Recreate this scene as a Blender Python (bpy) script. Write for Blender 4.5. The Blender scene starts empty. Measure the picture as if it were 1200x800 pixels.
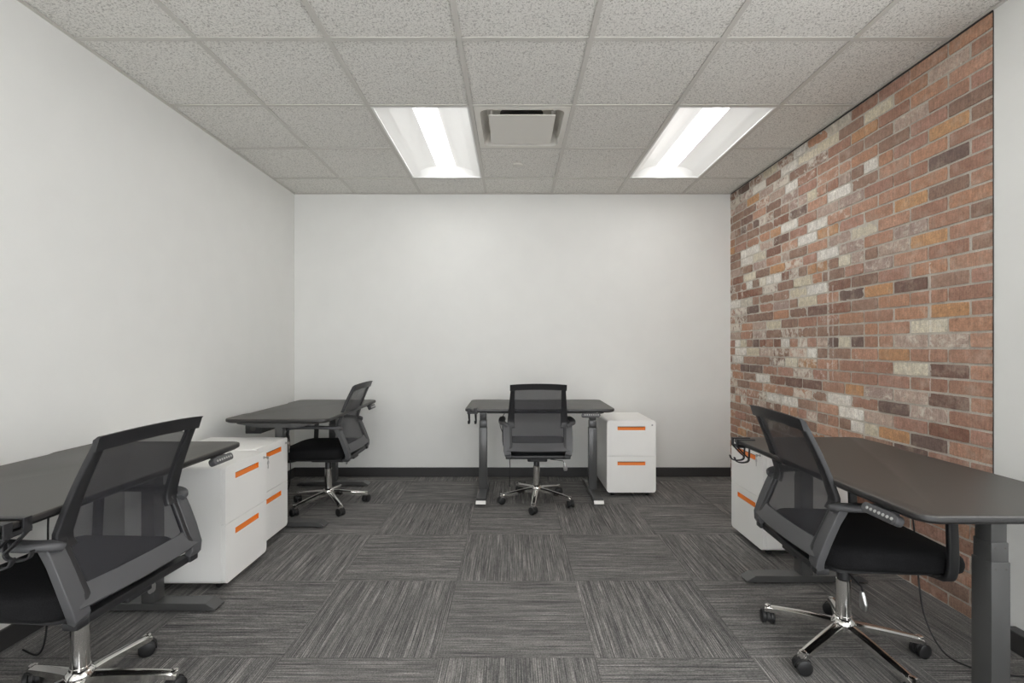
import bpy, bmesh, math, random
from mathutils import Vector, Matrix
random.seed(7)
PI = math.pi
S = bpy.context.scene
C = S.collection

# ------------------------------------------------------------------ materials
def new_mat(name):
    m = bpy.data.materials.new(name); m.use_nodes = True
    nt = m.node_tree; b = nt.nodes['Principled BSDF']
    return m, nt, b
def N(nt, kind, **kw):
    n = nt.nodes.new(kind)
    for k, v in kw.items():
        if k.startswith('i_'):
            key = k[2:]
            key = int(key) if key.isdigit() else key.replace('_', ' ')
            n.inputs[key].default_value = v
        else: setattr(n, k, v)
    return n
def L(nt, a, b): nt.links.new(a, b)
def ramp(nt, src, stops):
    r = nt.nodes.new('ShaderNodeValToRGB'); e = r.color_ramp.elements
    while len(e) < len(stops): e.new(0.5)
    for i, (p, c) in enumerate(stops):
        e[i].position = p; e[i].color = (*c, 1) if len(c) == 3 else c
    L(nt, src, r.inputs[0]); return r.outputs[0]
def s2l(*c):
    return tuple(((v/255)/12.92 if v/255 <= .04045 else ((v/255+.055)/1.055)**2.4) for v in c)
def simple(name, col, rough=.5, metal=0, bump=0, bscale=200, var=0, spec=.5, coat=0):
    m, nt, b = new_mat(name)
    b.inputs['Base Color'].default_value = (*col, 1)
    b.inputs['Roughness'].default_value = rough; b.inputs['Metallic'].default_value = metal
    b.inputs['Specular IOR Level'].default_value = spec
    b.inputs['Coat Weight'].default_value = coat
    tc = N(nt, 'ShaderNodeTexCoord')
    if bump:
        n = N(nt, 'ShaderNodeTexNoise', i_Scale=bscale, i_Detail=3); L(nt, tc.outputs['Object'], n.inputs['Vector'])
        bp = N(nt, 'ShaderNodeBump', i_Strength=bump, i_Distance=.002); L(nt, n.outputs[0], bp.inputs['Height']); L(nt, bp.outputs[0], b.inputs['Normal'])
    if var:
        n2 = N(nt, 'ShaderNodeTexNoise', i_Scale=6, i_Detail=4); L(nt, tc.outputs['Object'], n2.inputs['Vector'])
        c = ramp(nt, n2.outputs[0], [(.3, tuple(x*(1-var) for x in col)), (.7, tuple(min(1, x*(1+var)) for x in col))])
        L(nt, c, b.inputs['Base Color'])
    return m

M = {}
M['wall'] = simple('wall_paint', s2l(225, 225, 222), .65, bump=.08, bscale=350, var=.012)
M['grid'] = simple('ceiling_grid_paint', s2l(203, 200, 194), .45, var=.01)
M['base'] = simple('black_vinyl_baseboard', s2l(52, 51, 51), .45, bump=.05, var=.05)
M['white_metal'] = simple('white_powder_coat', s2l(241, 240, 237), .32, bump=.03, bscale=500, var=.01)
M['gap'] = simple('dark_gap', s2l(70, 68, 66), .7, var=.02)
M['orange'] = simple('orange_plastic', s2l(235, 128, 30), .42, var=.02)
M['blackplastic'] = simple('black_plastic', s2l(36, 36, 38), .42, bump=.1, bscale=600, var=.04)
M['greyplastic'] = simple('charcoal_plastic', s2l(76, 76, 78), .45, bump=.12, bscale=600, var=.04)
M['deskmetal'] = simple('charcoal_powder_coat', s2l(67, 67, 67), .45, bump=.03, bscale=500, var=.03, coat=.7)
M['deskmetal'].node_tree.nodes['Principled BSDF'].inputs['Coat Roughness'].default_value = .22
M['chrome'] = simple('polished_chrome', (.82, .81, .79), .12, metal=1, var=.01)
M['edge'] = simple('black_edge_band', s2l(40, 39, 39), .38, var=.03)
M['steel'] = simple('brushed_steel', (.6, .6, .6), .3, metal=1, var=.03)
M['rubber'] = simple('black_rubber', s2l(28, 28, 29), .5, var=.04)
M['fixture'] = simple('white_enamel_reflector', s2l(240, 240, 238), .45, var=.005)
M['diffuserwhite'] = simple('diffuser_white', s2l(222, 219, 212), .4, var=.005)
M['button'] = simple('pale_button', s2l(170, 170, 168), .4, var=.02)

def desk_top_mat():
    m, nt, b = new_mat('dark_woodgrain_laminate')
    tc = N(nt, 'ShaderNodeTexCoord'); mp = N(nt, 'ShaderNodeMapping'); mp.inputs['Scale'].default_value = (3, 60, 20)
    L(nt, tc.outputs['Object'], mp.inputs['Vector'])
    n = N(nt, 'ShaderNodeTexNoise', i_Scale=1.6, i_Detail=6, i_Roughness=.65); L(nt, mp.outputs[0], n.inputs['Vector'])
    c = ramp(nt, n.outputs[0], [(.3, s2l(50, 47, 45)), (.55, s2l(60, 57, 54)), (.8, s2l(72, 68, 64))])
    L(nt, c, b.inputs['Base Color'])
    r = N(nt, 'ShaderNodeMapRange', i_3=.36, i_4=.46); L(nt, n.outputs[0], r.inputs[0]); L(nt, r.outputs[0], b.inputs['Roughness'])
    bp = N(nt, 'ShaderNodeBump', i_Strength=.08, i_Distance=.001); L(nt, n.outputs[0], bp.inputs['Height']); L(nt, bp.outputs[0], b.inputs['Normal'])
    b.inputs['Specular IOR Level'].default_value = .6
    return m
M['desktop'] = desk_top_mat()

def fabric_mat(name, col):
    m, nt, b = new_mat(name)
    tc = N(nt, 'ShaderNodeTexCoord')
    v = N(nt, 'ShaderNodeTexVoronoi', i_Scale=330); L(nt, tc.outputs['Object'], v.inputs['Vector'])
    c = ramp(nt, v.outputs['Distance'], [(0, tuple(x*1.5 for x in col)), (.6, tuple(x*.5 for x in col))])
    L(nt, c, b.inputs['Base Color']); b.inputs['Roughness'].default_value = .9
    b.inputs['Specular IOR Level'].default_value = .25
    bp = N(nt, 'ShaderNodeBump', i_Strength=.4, i_Distance=.001); L(nt, v.outputs['Distance'], bp.inputs['Height']); L(nt, bp.outputs[0], b.inputs['Normal'])
    return m
M['seatfabric'] = fabric_mat('black_seat_fabric', s2l(26, 26, 28))

def mesh_mat():
    m, nt, b = new_mat('black_open_mesh')
    b.inputs['Base Color'].default_value = (*s2l(42, 42, 47), 1); b.inputs['Roughness'].default_value = .6
    tr = N(nt, 'ShaderNodeBsdfTransparent'); mx = N(nt, 'ShaderNodeMixShader')
    tc = N(nt, 'ShaderNodeTexCoord')
    w1 = N(nt, 'ShaderNodeTexWave', bands_direction='X', i_Scale=110); w2 = N(nt, 'ShaderNodeTexWave', bands_direction='Z', i_Scale=110)
    L(nt, tc.outputs['Object'], w1.inputs['Vector']); L(nt, tc.outputs['Object'], w2.inputs['Vector'])
    mu = N(nt, 'ShaderNodeMath', operation='MULTIPLY'); L(nt, w1.outputs['Fac'], mu.inputs[0]); L(nt, w2.outputs['Fac'], mu.inputs[1])
    mr = N(nt, 'ShaderNodeMapRange', i_1=0.0, i_2=1.0, i_3=.82, i_4=.62); L(nt, mu.outputs[0], mr.inputs[0])
    L(nt, mr.outputs[0], mx.inputs[0]); L(nt, tr.outputs[0], mx.inputs[1]); L(nt, b.outputs[0], mx.inputs[2])
    L(nt, mx.outputs[0], nt.nodes['Material Output'].inputs['Surface'])
    return m
M['mesh'] = mesh_mat()

def ceiling_mat():
    m, nt, b = new_mat('fissured_mineral_tile')
    tc = N(nt, 'ShaderNodeTexCoord')
    n1 = N(nt, 'ShaderNodeTexNoise', i_Scale=120, i_Detail=2, i_Roughness=.5, i_Distortion=.8); L(nt, tc.outputs['Object'], n1.inputs['Vector'])
    n2 = N(nt, 'ShaderNodeTexNoise', i_Scale=230, i_Detail=1); L(nt, tc.outputs['Object'], n2.inputs['Vector'])
    c1 = ramp(nt, n1.outputs[0], [(.36, s2l(186, 183, 178)), (.46, s2l(228, 226, 221)), (.6, s2l(234, 232, 227))])
    c2 = ramp(nt, n2.outputs[0], [(.30, (.6, .6, .6)), (.38, (1, 1, 1))])
    mx = N(nt, 'ShaderNodeMix', data_type='RGBA', blend_type='MULTIPLY'); mx.inputs[0].default_value = 1
    L(nt, c1, mx.inputs[6]); L(nt, c2, mx.inputs[7]); L(nt, mx.outputs[2], b.inputs['Base Color'])
    b.inputs['Roughness'].default_value = .9; b.inputs['Specular IOR Level'].default_value = .2
    bp = N(nt, 'ShaderNodeBump', i_Strength=.5, i_Distance=.003); L(nt, c1, bp.inputs['Height']); L(nt, bp.outputs[0], b.inputs['Normal'])
    return m
M['tile'] = ceiling_mat()

TX, TY, TS = -.288, 1.857, .61
def carpet_mat():
    m, nt, b = new_mat('quarter_turned_carpet_tiles')
    tc = N(nt, 'ShaderNodeTexCoord'); sep = N(nt, 'ShaderNodeSeparateXYZ'); L(nt, tc.outputs['Object'], sep.inputs[0])
    def mt(op, a, b_=None, c=None):
        n = N(nt, 'ShaderNodeMath', operation=op)
        for i, v in enumerate((a, b_, c)):
            if v is None: continue
            if isinstance(v, (int, float)): n.inputs[i].default_value = v
            else: L(nt, v, n.inputs[i])
        return n.outputs[0]
    u = mt('DIVIDE', mt('SUBTRACT', sep.outputs[0], TX), TS); v = mt('DIVIDE', mt('SUBTRACT', sep.outputs[1], TY), TS)
    fu = mt('FLOOR', u); fv = mt('FLOOR', v)
    par = mt('FLOORED_MODULO', mt('ADD', fu, fv), 2.0)      # 0: stripes along X, 1: stripes along Y
    def mixf(f, a, b_):
        n = N(nt, 'ShaderNodeMix', data_type='FLOAT'); L(nt, f, n.inputs[0]); L(nt, a, n.inputs[2]); L(nt, b_, n.inputs[3]); return n.outputs[0]
    across = mixf(par, sep.outputs[1], sep.outputs[0]); along = mixf(par, sep.outputs[0], sep.outputs[1])
    tid = mt('ADD', mt('MULTIPLY', fu, 7.31), mt('MULTIPLY', fv, 3.77))
    def noise(sa, sl, det=2, off=0.0):
        cb = N(nt, 'ShaderNodeCombineXYZ'); L(nt, mt('MULTIPLY', across, sa), cb.inputs[0]); L(nt, mt('MULTIPLY', along, sl), cb.inputs[1]); L(nt, mt('ADD', tid, off), cb.inputs[2])
        n = N(nt, 'ShaderNodeTexNoise', i_Scale=1.0, i_Detail=det, i_Roughness=.6); L(nt, cb.outputs[0], n.inputs['Vector']); return n.outputs[0]
    n1 = noise(210, 3.2, 2); n2 = noise(105, 14, 2, 3.3); n3 = noise(270, 150, 2, 8.1); n4 = noise(38, 2.2, 1, 5.5)
    c1 = ramp(nt, n1, [(.28, s2l(80, 81, 81)), (.46, s2l(113, 112, 111)), (.6, s2l(130, 128, 126)), (.74, s2l(172, 170, 167))])
    c2 = ramp(nt, n2, [(.3, (.78, .78, .78)), (.7, (1.18, 1.17, 1.16))])
    c3 = ramp(nt, n3, [(.3, (.62, .62, .62)), (.7, (1.33, 1.33, 1.33))])
    c4 = ramp(nt, n4, [(.35, (.82, .82, .82)), (.68, (1.15, 1.14, 1.13))])
    rib = mt('SINE', mt('MULTIPLY', across, 2*PI/.0087))
    c5 = ramp(nt, mt('ADD', mt('MULTIPLY', rib, .5), .5), [(0, (.84, .84, .84)), (1, (1.12, 1.12, 1.12))])
    cur = c1
    for c in (c2, c3, c4, c5):
        mx = N(nt, 'ShaderNodeMix', data_type='RGBA', blend_type='MULTIPLY'); mx.inputs[0].default_value = 1
        L(nt, cur, mx.inputs[6]); L(nt, c, mx.inputs[7]); cur = mx.outputs[2]
    # fine seams between carpet tiles
    du = mt('ABSOLUTE', mt('SUBTRACT', mt('FRACT', u), .5)); dv = mt('ABSOLUTE', mt('SUBTRACT', mt('FRACT', v), .5))
    seam = mt('GREATER_THAN', mt('MAXIMUM', du, dv), .4965)
    mx = N(nt, 'ShaderNodeMix', data_type='RGBA', blend_type='MULTIPLY'); L(nt, mt('MULTIPLY', seam, .35), mx.inputs[0])
    L(nt, cur, mx.inputs[6]); mx.inputs[7].default_value = (.4, .4, .4, 1); cur = mx.outputs[2]
    L(nt, cur, b.inputs['Base Color']); b.inputs['Roughness'].default_value = .95; b.inputs['Specular IOR Level'].default_value = .15
    hs = mt('ADD', n1, mt('MULTIPLY', n3, .7))
    bp = N(nt, 'ShaderNodeBump', i_Strength=.6, i_Distance=.004); L(nt, hs, bp.inputs['Height']); L(nt, bp.outputs[0], b.inputs['Normal'])
    return m
M['carpet'] = carpet_mat()

def brick_mat():
    m, nt, b = new_mat('reclaimed_brick')
    tc = N(nt, 'ShaderNodeTexCoord'); at = N(nt, 'ShaderNodeVertexColor', layer_name='bcol')
    def mt(op, a, b_=None):
        n = N(nt, 'ShaderNodeMath', operation=op)
        for i, v in enumerate((a, b_)):
            if v is None: continue
            if isinstance(v, (int, float)): n.inputs[i].default_value = v
            else: L(nt, v, n.inputs[i])
        return n.outputs[0]
    n1 = N(nt, 'ShaderNodeTexNoise', i_Scale=28, i_Detail=6, i_Roughness=.7); L(nt, tc.outputs['Object'], n1.inputs['Vector'])
    n2 = N(nt, 'ShaderNodeTexNoise', i_Scale=130, i_Detail=3, i_Roughness=.7); L(nt, tc.outputs['Object'], n2.inputs['Vector'])
    v1 = ramp(nt, n1.outputs[0], [(.3, (.72, .70, .69)), (.55, (1, 1, 1)), (.75, (1.28, 1.27, 1.27))])
    v2 = ramp(nt, n2.outputs[0], [(.3, (.72, .72, .72)), (.6, (1.08, 1.08, 1.08))])
    cur = at.outputs['Color']
    for c in (v1, v2):
        mx = N(nt, 'ShaderNodeMix', data_type='RGBA', blend_type='MULTIPLY'); mx.inputs[0].default_value = 1
        L(nt, cur, mx.inputs[6]); L(nt, c, mx.inputs[7]); cur = mx.outputs[2]
    mp = N(nt, 'ShaderNodeMapping'); mp.inputs['Scale'].default_value = (60, 150, 14); L(nt, tc.outputs['Object'], mp.inputs['Vector'])
    n4 = N(nt, 'ShaderNodeTexNoise', i_Scale=1, i_Detail=3, i_Roughness=.6); L(nt, mp.outputs[0], n4.inputs['Vector'])
    v4 = ramp(nt, n4.outputs[0], [(.32, (.80, .79, .78)), (.55, (1.03, 1.03, 1.03)), (.75, (1.16, 1.16, 1.16))])
    mx = N(nt, 'ShaderNodeMix', data_type='RGBA', blend_type='MULTIPLY'); mx.inputs[0].default_value = 1
    L(nt, cur, mx.inputs[6]); L(nt, v4, mx.inputs[7]); cur = mx.outputs[2]
    # thin mortar dust left in large soft areas of the far half and thin scum elsewhere
    n5 = N(nt, 'ShaderNodeTexNoise', i_Scale=11, i_Detail=8, i_Roughness=.72); L(nt, tc.outputs['Object'], n5.inputs['Vector'])
    dm = N(nt, 'ShaderNodeMapRange', i_1=.50, i_2=.68, i_3=.04, i_4=.42); L(nt, n5.outputs[0], dm.inputs[0])
    mx = N(nt, 'ShaderNodeMix', data_type='RGBA'); L(nt, dm.outputs[0], mx.inputs[0]); L(nt, cur, mx.inputs[6]); mx.inputs[7].default_value = (*s2l(202, 186, 170), 1); cur = mx.outputs[2]
    # whitewash residue patches, amount carried per brick in alpha
    n3 = N(nt, 'ShaderNodeTexNoise', i_Scale=20, i_Detail=7, i_Roughness=.75, i_Distortion=.6); L(nt, tc.outputs['Object'], n3.inputs['Vector'])
    thr = mt('SUBTRACT', .80, mt('MULTIPLY', at.outputs['Alpha'], .48))
    mask = N(nt, 'ShaderNodeMapRange', i_3=0, i_4=.8); L(nt, n3.outputs[0], mask.inputs[0]); L(nt, thr, mask.inputs[1]); L(nt, mt('ADD', thr, .13), mask.inputs[2])
    mx = N(nt, 'ShaderNodeMix', data_type='RGBA'); L(nt, mask.outputs[0], mx.inputs[0]); L(nt, cur, mx.inputs[6]); mx.inputs[7].default_value = (*s2l(226, 220, 208), 1); cur = mx.outputs[2]
    cur = streaks(nt, tc, cur, mt)
    L(nt, cur, b.inputs['Base Color']); b.inputs['Roughness'].default_value = .85; b.inputs['Specular IOR Level'].default_value = .3
    h = mt('ADD', mt('MULTIPLY', n1.outputs[0], 1.0), mt('MULTIPLY', n2.outputs[0], .5))
    bp = N(nt, 'ShaderNodeBump', i_Strength=.7, i_Distance=.006); L(nt, h, bp.inputs['Height']); L(nt, bp.outputs[0], b.inputs['Normal'])
    return m
def streaks(nt, tc, cur, mt):
    """two old white paint drips running down the brick"""
    sep = N(nt, 'ShaderNodeSeparateXYZ'); L(nt, tc.outputs['Object'], sep.inputs[0])
    ns = N(nt, 'ShaderNodeTexNoise', i_Scale=7, i_Detail=4); L(nt, tc.outputs['Object'], ns.inputs['Vector'])
    nf = N(nt, 'ShaderNodeTexNoise', i_Scale=45, i_Detail=2); L(nt, tc.outputs['Object'], nf.inputs['Vector'])
    for (y0, w, z0, z1, k) in ((2.325, .006, 1.22, 1.62, .55), (3.075, .010, .98, 1.98, .5), (3.03, .006, 1.0, 1.6, .35), (2.325, .004, .95, 1.2, .4)):
        d = mt('ABSOLUTE', mt('SUBTRACT', mt('ADD', sep.outputs[1], mt('MULTIPLY', mt('SUBTRACT', ns.outputs[0], .5), .012)), y0))
        a = mt('LESS_THAN', d, w)
        a = mt('MULTIPLY', a, mt('MULTIPLY', mt('GREATER_THAN', sep.outputs[2], z0), mt('LESS_THAN', sep.outputs[2], z1)))
        a = mt('MULTIPLY', a, mt('MULTIPLY', mt('GREATER_THAN', nf.outputs[0], .42), k))
        mx = N(nt, 'ShaderNodeMix', data_type='RGBA'); L(nt, a, mx.inputs[0]); L(nt, cur, mx.inputs[6]); mx.inputs[7].default_value = (*s2l(230, 226, 218), 1); cur = mx.outputs[2]
    return cur
M['brick'] = brick_mat()
def mortar_mat():
    m, nt, b = new_mat('sandy_mortar')
    tc = N(nt, 'ShaderNodeTexCoord')
    n1 = N(nt, 'ShaderNodeTexNoise', i_Scale=9, i_Detail=6, i_Roughness=.7); L(nt, tc.outputs['Object'], n1.inputs['Vector'])
    n2 = N(nt, 'ShaderNodeTexNoise', i_Scale=160, i_Detail=3, i_Roughness=.8); L(nt, tc.outputs['Object'], n2.inputs['Vector'])
    c = ramp(nt, n1.outputs[0], [(.3, s2l(178, 170, 160)), (.5, s2l(198, 191, 180)), (.75, s2l(214, 208, 197))])
    c2 = ramp(nt, n2.outputs[0], [(.25, (.75, .75, .75)), (.55, (1.04, 1.04, 1.04))])
    mx = N(nt, 'ShaderNodeMix', data_type='RGBA', blend_type='MULTIPLY'); mx.inputs[0].default_value = 1
    L(nt, c, mx.inputs[6]); L(nt, c2, mx.inputs[7]); L(nt, mx.outputs[2], b.inputs['Base Color'])
    b.inputs['Roughness'].default_value = .95; b.inputs['Specular IOR Level'].default_value = .2
    bp = N(nt, 'ShaderNodeBump', i_Strength=.8, i_Distance=.006); L(nt, n2.outputs[0], bp.inputs['Height']); L(nt, bp.outputs[0], b.inputs['Normal'])
    return m
M['mortar'] = mortar_mat()

def glass_mat():
    m, nt, b = new_mat('fill_window_glass')
    tr = N(nt, 'ShaderNodeBsdfTransparent'); gs = N(nt, 'ShaderNodeBsdfGlossy', i_Roughness=.02); mx = N(nt, 'ShaderNodeMixShader', i_0=.07)
    L(nt, tr.outputs[0], mx.inputs[1]); L(nt, gs.outputs[0], mx.inputs[2]); L(nt, mx.outputs[0], nt.nodes['Material Output'].inputs['Surface'])
    return m
M['glass'] = glass_mat()
LAMP = 13.0; LAMP_SIDE = 2.6
def lamp_mat():
    m, nt, b = new_mat('lit_acrylic_lens')
    em = N(nt, 'ShaderNodeEmission'); em.inputs[0].default_value = (1, .99, .975, 1)
    # the diodes sit over the underside of the lens: its downward face is brighter than its flanks
    tc = N(nt, 'ShaderNodeTexCoord'); sp = N(nt, 'ShaderNodeSeparateXYZ'); L(nt, tc.outputs['Normal'], sp.inputs[0])
    mr = N(nt, 'ShaderNodeMapRange', interpolation_type='SMOOTHSTEP', i_1=-.45, i_2=-.95, i_3=LAMP_SIDE, i_4=LAMP); L(nt, sp.outputs[2], mr.inputs[0]); L(nt, mr.outputs[0], em.inputs['Strength'])
    L(nt, em.outputs[0], nt.nodes['Material Output'].inputs['Surface'])
    return m
M['lamp'] = lamp_mat()

# ------------------------------------------------------------------ mesh helpers
def obj(name, bm, mat, parent=None, smooth=None):
    me = bpy.data.meshes.new(name)
    bmesh.ops.recalc_face_normals(bm, faces=bm.faces)
    bm.to_mesh(me); bm.free()
    if smooth is not None:
        me.shade_smooth(); me.set_sharp_from_angle(angle=math.radians(smooth))
    for m_ in (mat if isinstance(mat, (list, tuple)) else [mat]): me.materials.append(m_)
    o = bpy.data.objects.new(name, me); C.objects.link(o)
    if parent: o.parent = parent
    return o
def struct(name, bm, mat, parent=None, smooth=None):
    o = obj(name, bm, mat, parent, smooth)
    o['kind'] = 'structure'
    return o
def thing(name, label, cat, loc=(0, 0, 0), rz=0, group=None):
    o = bpy.data.objects.new(name, None); C.objects.link(o); o.empty_display_size = .1
    o.location = loc; o.rotation_euler = (0, 0, rz); o['label'] = label; o['category'] = cat
    if group: o['group'] = group
    return o
def dup(root, loc, rz, label, group=None):
    def cp(o, parent):
        c = o.copy(); C.objects.link(c); c.parent = parent
        for ch in kids[o.name]: cp(ch, c)
        return c
    kids = {}
    def walk(o):
        kids[o.name] = [x for x in ALL if x.parent == o]
        for x in kids[o.name]: walk(x)
    ALL = list(C.objects); walk(root)
    r = cp(root, None); r.location = loc; r.rotation_euler = (0, 0, rz); r['label'] = label
    if group: r['group'] = group
    return r
def box(bm, x0, x1, y0, y1, z0, z1, bev=0, seg=2, mi=0):
    r = bmesh.ops.create_cube(bm, size=1)
    vs = r['verts']
    for v in vs:
        v.co = Vector(((x0+x1)/2+v.co.x*(x1-x0), (y0+y1)/2+v.co.y*(y1-y0), (z0+z1)/2+v.co.z*(z1-z0)))
    fs = set(f for v in vs for f in v.link_faces)
    for f in fs: f.material_index = mi
    if bev:
        es = list(set(e for v in vs for e in v.link_edges))
        bmesh.ops.bevel(bm, geom=es, offset=bev, segments=seg, affect='EDGES', profile=.5)
    return bm
def prism(bm, pts, axis, a0, a1, bev=0, seg=2):
    """pts: 2D outline; extruded along axis 'x','y','z' from a0 to a1"""
    def P(p, a):
        return {'x': (a, p[0], p[1]), 'y': (p[0], a, p[1]), 'z': (p[0], p[1], a)}[axis]
    va = [bm.verts.new(P(p, a0)) for p in pts]; vb = [bm.verts.new(P(p, a1)) for p in pts]
    n = len(pts); fa = bm.faces.new(va); fb = bm.faces.new(vb[::-1]); fs = [fa, fb]
    for i in range(n): fs.append(bm.faces.new((va[i], vb[i], vb[(i+1) % n], va[(i+1) % n])))
    bmesh.ops.recalc_face_normals(bm, faces=fs)
    if bev:
        bmesh.ops.bevel(bm, geom=list(fa.edges)+list(fb.edges), offset=bev, segments=seg, affect='EDGES', profile=.5)
    return bm
def rrect(w, h, r, n=5, cx=0, cy=0, corners=(1, 1, 1, 1)):
    out = []
    for k, (sx, sy) in enumerate(((1, 1), (-1, 1), (-1, -1), (1, -1))):
        rr = r if corners[k] else 0
        if not rr: out.append((cx+sx*w/2, cy+sy*h/2)); continue
        for i in range(n+1):
            a = PI/2*k+PI/2*i/n
            out.append((cx+sx*(w/2-rr)+rr*math.cos(a), cy+sy*(h/2-rr)+rr*math.sin(a)))
    return out
def rings(bm, rs, cap=True):
    vs = [[bm.verts.new(p) for p in r] for r in rs]; n = len(rs[0])
    for a, b in zip(vs[:-1], vs[1:]):
        for i in range(n): bm.faces.new((a[i], a[(i+1) % n], b[(i+1) % n], b[i]))
    if cap: bm.faces.new(vs[0][::-1]); bm.faces.new(vs[-1])
    return bm
def sweep(bm, pts, sizes, side=(1, 0, 0), r=.3, n=3):
    """rounded-rect section swept along pts. sizes: (w along side, h across) per point or one."""
    pts = [Vector(p) for p in pts]
    if not isinstance(sizes, list): sizes = [sizes]*len(pts)
    side = Vector(side).normalized(); rs = []
    for i, p in enumerate(pts):
        t = (pts[min(i+1, len(pts)-1)]-pts[max(i-1, 0)]).normalized()
        s = (side-t*side.dot(t)).normalized(); u = t.cross(s)
        w, h = sizes[i]
        rs.append([p+s*a+u*b for a, b in rrect(w, h, min(w, h)*r, n)])
    return rings(bm, rs)
def tube(bm, pts, rad, n=8):
    pts = [Vector(p) for p in pts]; rs = []
    ref = Vector((0, 0, 1))
    t0 = (pts[1]-pts[0]).normalized()
    if abs(t0.z) > .9: ref = Vector((1, 0, 0))
    s = t0.cross(ref).normalized()
    for i, p in enumerate(pts):
        t = (pts[min(i+1, len(pts)-1)]-pts[max(i-1, 0)]).normalized()
        s = (s-t*s.dot(t)).normalized(); u = t.cross(s)
        rs.append([p+(s*math.cos(2*PI*k/n)+u*math.sin(2*PI*k/n))*rad for k in range(n)])
    return rings(bm, rs)
def lathe(bm, prof, n=24, c=(0, 0), axis='z', off=0):
    rs = []
    for r, z in prof:
        ring = []
        for k in range(n):
            a = 2*PI*k/n; p = (c[0]+r*math.cos(a), c[1]+r*math.sin(a))
            ring.append((p[0], p[1], z) if axis == 'z' else ((z, p[0], p[1]) if axis == 'x' else (p[0], z, p[1])))
        rs.append(ring)
    return rings(bm, rs)
def spline(P, k=6):
    P = [Vector(p) for p in P]; Q = [P[0]]+P+[P[-1]]; out = []
    for i in range(1, len(Q)-2):
        p0, p1, p2, p3 = Q[i-1], Q[i], Q[i+1], Q[i+2]
        for j in range(k):
            t = j/k
            out.append(.5*((2*p1)+(-p0+p2)*t+(2*p0-5*p1+4*p2-p3)*t*t+(-p0+3*p1-3*p2+p3)*t**3))
    out.append(P[-1]); return out
B = bmesh.new

# ------------------------------------------------------------------ camera
FPX = 559.0; CH = 1.21
cd = bpy.data.cameras.new('camera'); cam = bpy.data.objects.new('camera', cd); C.objects.link(cam)
cam.location = (0, 0, CH); cam.rotation_euler = (PI/2, 0, 0)
cd.sensor_width = 36; cd.lens = 36*FPX/1200; cd.shift_x = -.5/1200; cd.shift_y = 6.2/1200; cd.clip_start = .02
S.camera = cam

# ------------------------------------------------------------------ room
XL, XR, YB, YF, H = -2.036, 2.035, 4.454, -2.06, 2.634
YBR = 2.017
struct('floor', box(B(), XL-.1, XR+.25, YF-.1, YB+.1, -.1, 0), M['carpet'])
struct('wall_left', box(B(), XL-.1, XL, YF-.1, YB+.1, 0, H+.16), M['wall'])
struct('wall_back', box(B(), XL, XR+.25, YB, YB+.1, 0, H+.16), M['wall'])
WX0, WX1, WZ0, WZ1 = -1.75, 1.75, .12, 2.5
bm = B(); box(bm, XL, WX0, YF-.1, YF, 0, H+.16); box(bm, WX1, XR+.25, YF-.1, YF, 0, H+.16); box(bm, WX0, WX1, YF-.1, YF, 0, WZ0); box(bm, WX0, WX1, YF-.1, YF, WZ1, H+.16)
struct('wall_rear', bm, M['wall'])
bm = B()
for x in (WX0, -.6, .6, WX1): box(bm, max(WX0, x-.025), min(WX1, x+.025), YF-.08, YF-.02, WZ0, WZ1)
for z in (WZ0, WZ1): box(bm, WX0+.02, WX1-.02, YF-.08, YF-.02, max(WZ0, z-.03), min(WZ1, z+.03))
wn = struct('fill_window_1', bm, M['base'])  # unseen rear window, added to let in fill light for the ceiling
gl = obj('fill_window_glass', box(B(), WX0+.02, WX1-.02, YF-.054, YF-.048, WZ0+.02, WZ1-.02), M['glass'], wn); gl['kind'] = 'structure'
RY0, RY1 = -1.75, 1.35
bm = B(); box(bm, XR, XR+.15, RY1, YBR, 0, H+.16); box(bm, XR, XR+.15, YF, RY0, 0, H+.16); box(bm, XR, XR+.15, RY0, RY1, 0, .75); box(bm, XR, XR+.15, RY0, RY1, 2.4, H+.16)
struct('wall_right', bm, M['wall'])
bm = B()
for y in (RY0+.02, -.2, RY1-.02): box(bm, XR+.06, XR+.11, y-.02, y+.02, .75, 2.4)
for z in (.77, 2.38): box(bm, XR+.06, XR+.11, RY0+.04, RY1-.04, z-.02, z+.02)
w2_ = struct('fill_window_2', bm, M['base'])  # unseen side window, added to brighten the left wall
gl = obj('fill_window_glass', box(B(), XR+.083, XR+.088, RY0+.03, RY1-.03, .78, 2.37), M['glass'], w2_); gl['kind'] = 'structure'
# brick wall
BH, BP, BZ0, MJ = .0714, .2135, 1.346-.0714*19, .0105
OV = {}
def ov(px, py, kind): OV.setdefault(kind, []).append((px, py))
for p in [(920,266),(953,263),(962,300),(907,325),(877,332),(922,400),(938,283),(1006,502),(923,199.5),(923,222),(1027,192),(979,228),(871,295),(865,420),(1009,545)]: ov(*p, 'white')
for p in [(983,305),(943,328),(938,350),(1081,379),(994,399),(1063.6,431.5),(922,424),(868,400),(1025,460),(965,172),(1027,130),(985,147),(890,300),(930,340),(1012,455)]: ov(*p, 'cream')
for p in [(879,257),(914.5,257.5),(991,329),(1111,436),(1110,473),(1044,479),(1082,520),(985,357),(890,430),(940,444)]: ov(*p, 'dark')
for p in [(1099,277),(1111,359),(1042,415),(994,456),(1044,513),(887,231),(1000,162),(915,310),(1052,243),(955,320),(1030,340)]: ov(*p, 'orange')
for p in [(985,292),(1063,266),(1045,287),(1012,295),(1111,397),(1055,395),(1062,466),(1084,487),(1069,138),(1120,64),(989,234),(1042,466),(1020,310),(1000,285)]: ov(*p, 'wash')
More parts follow.
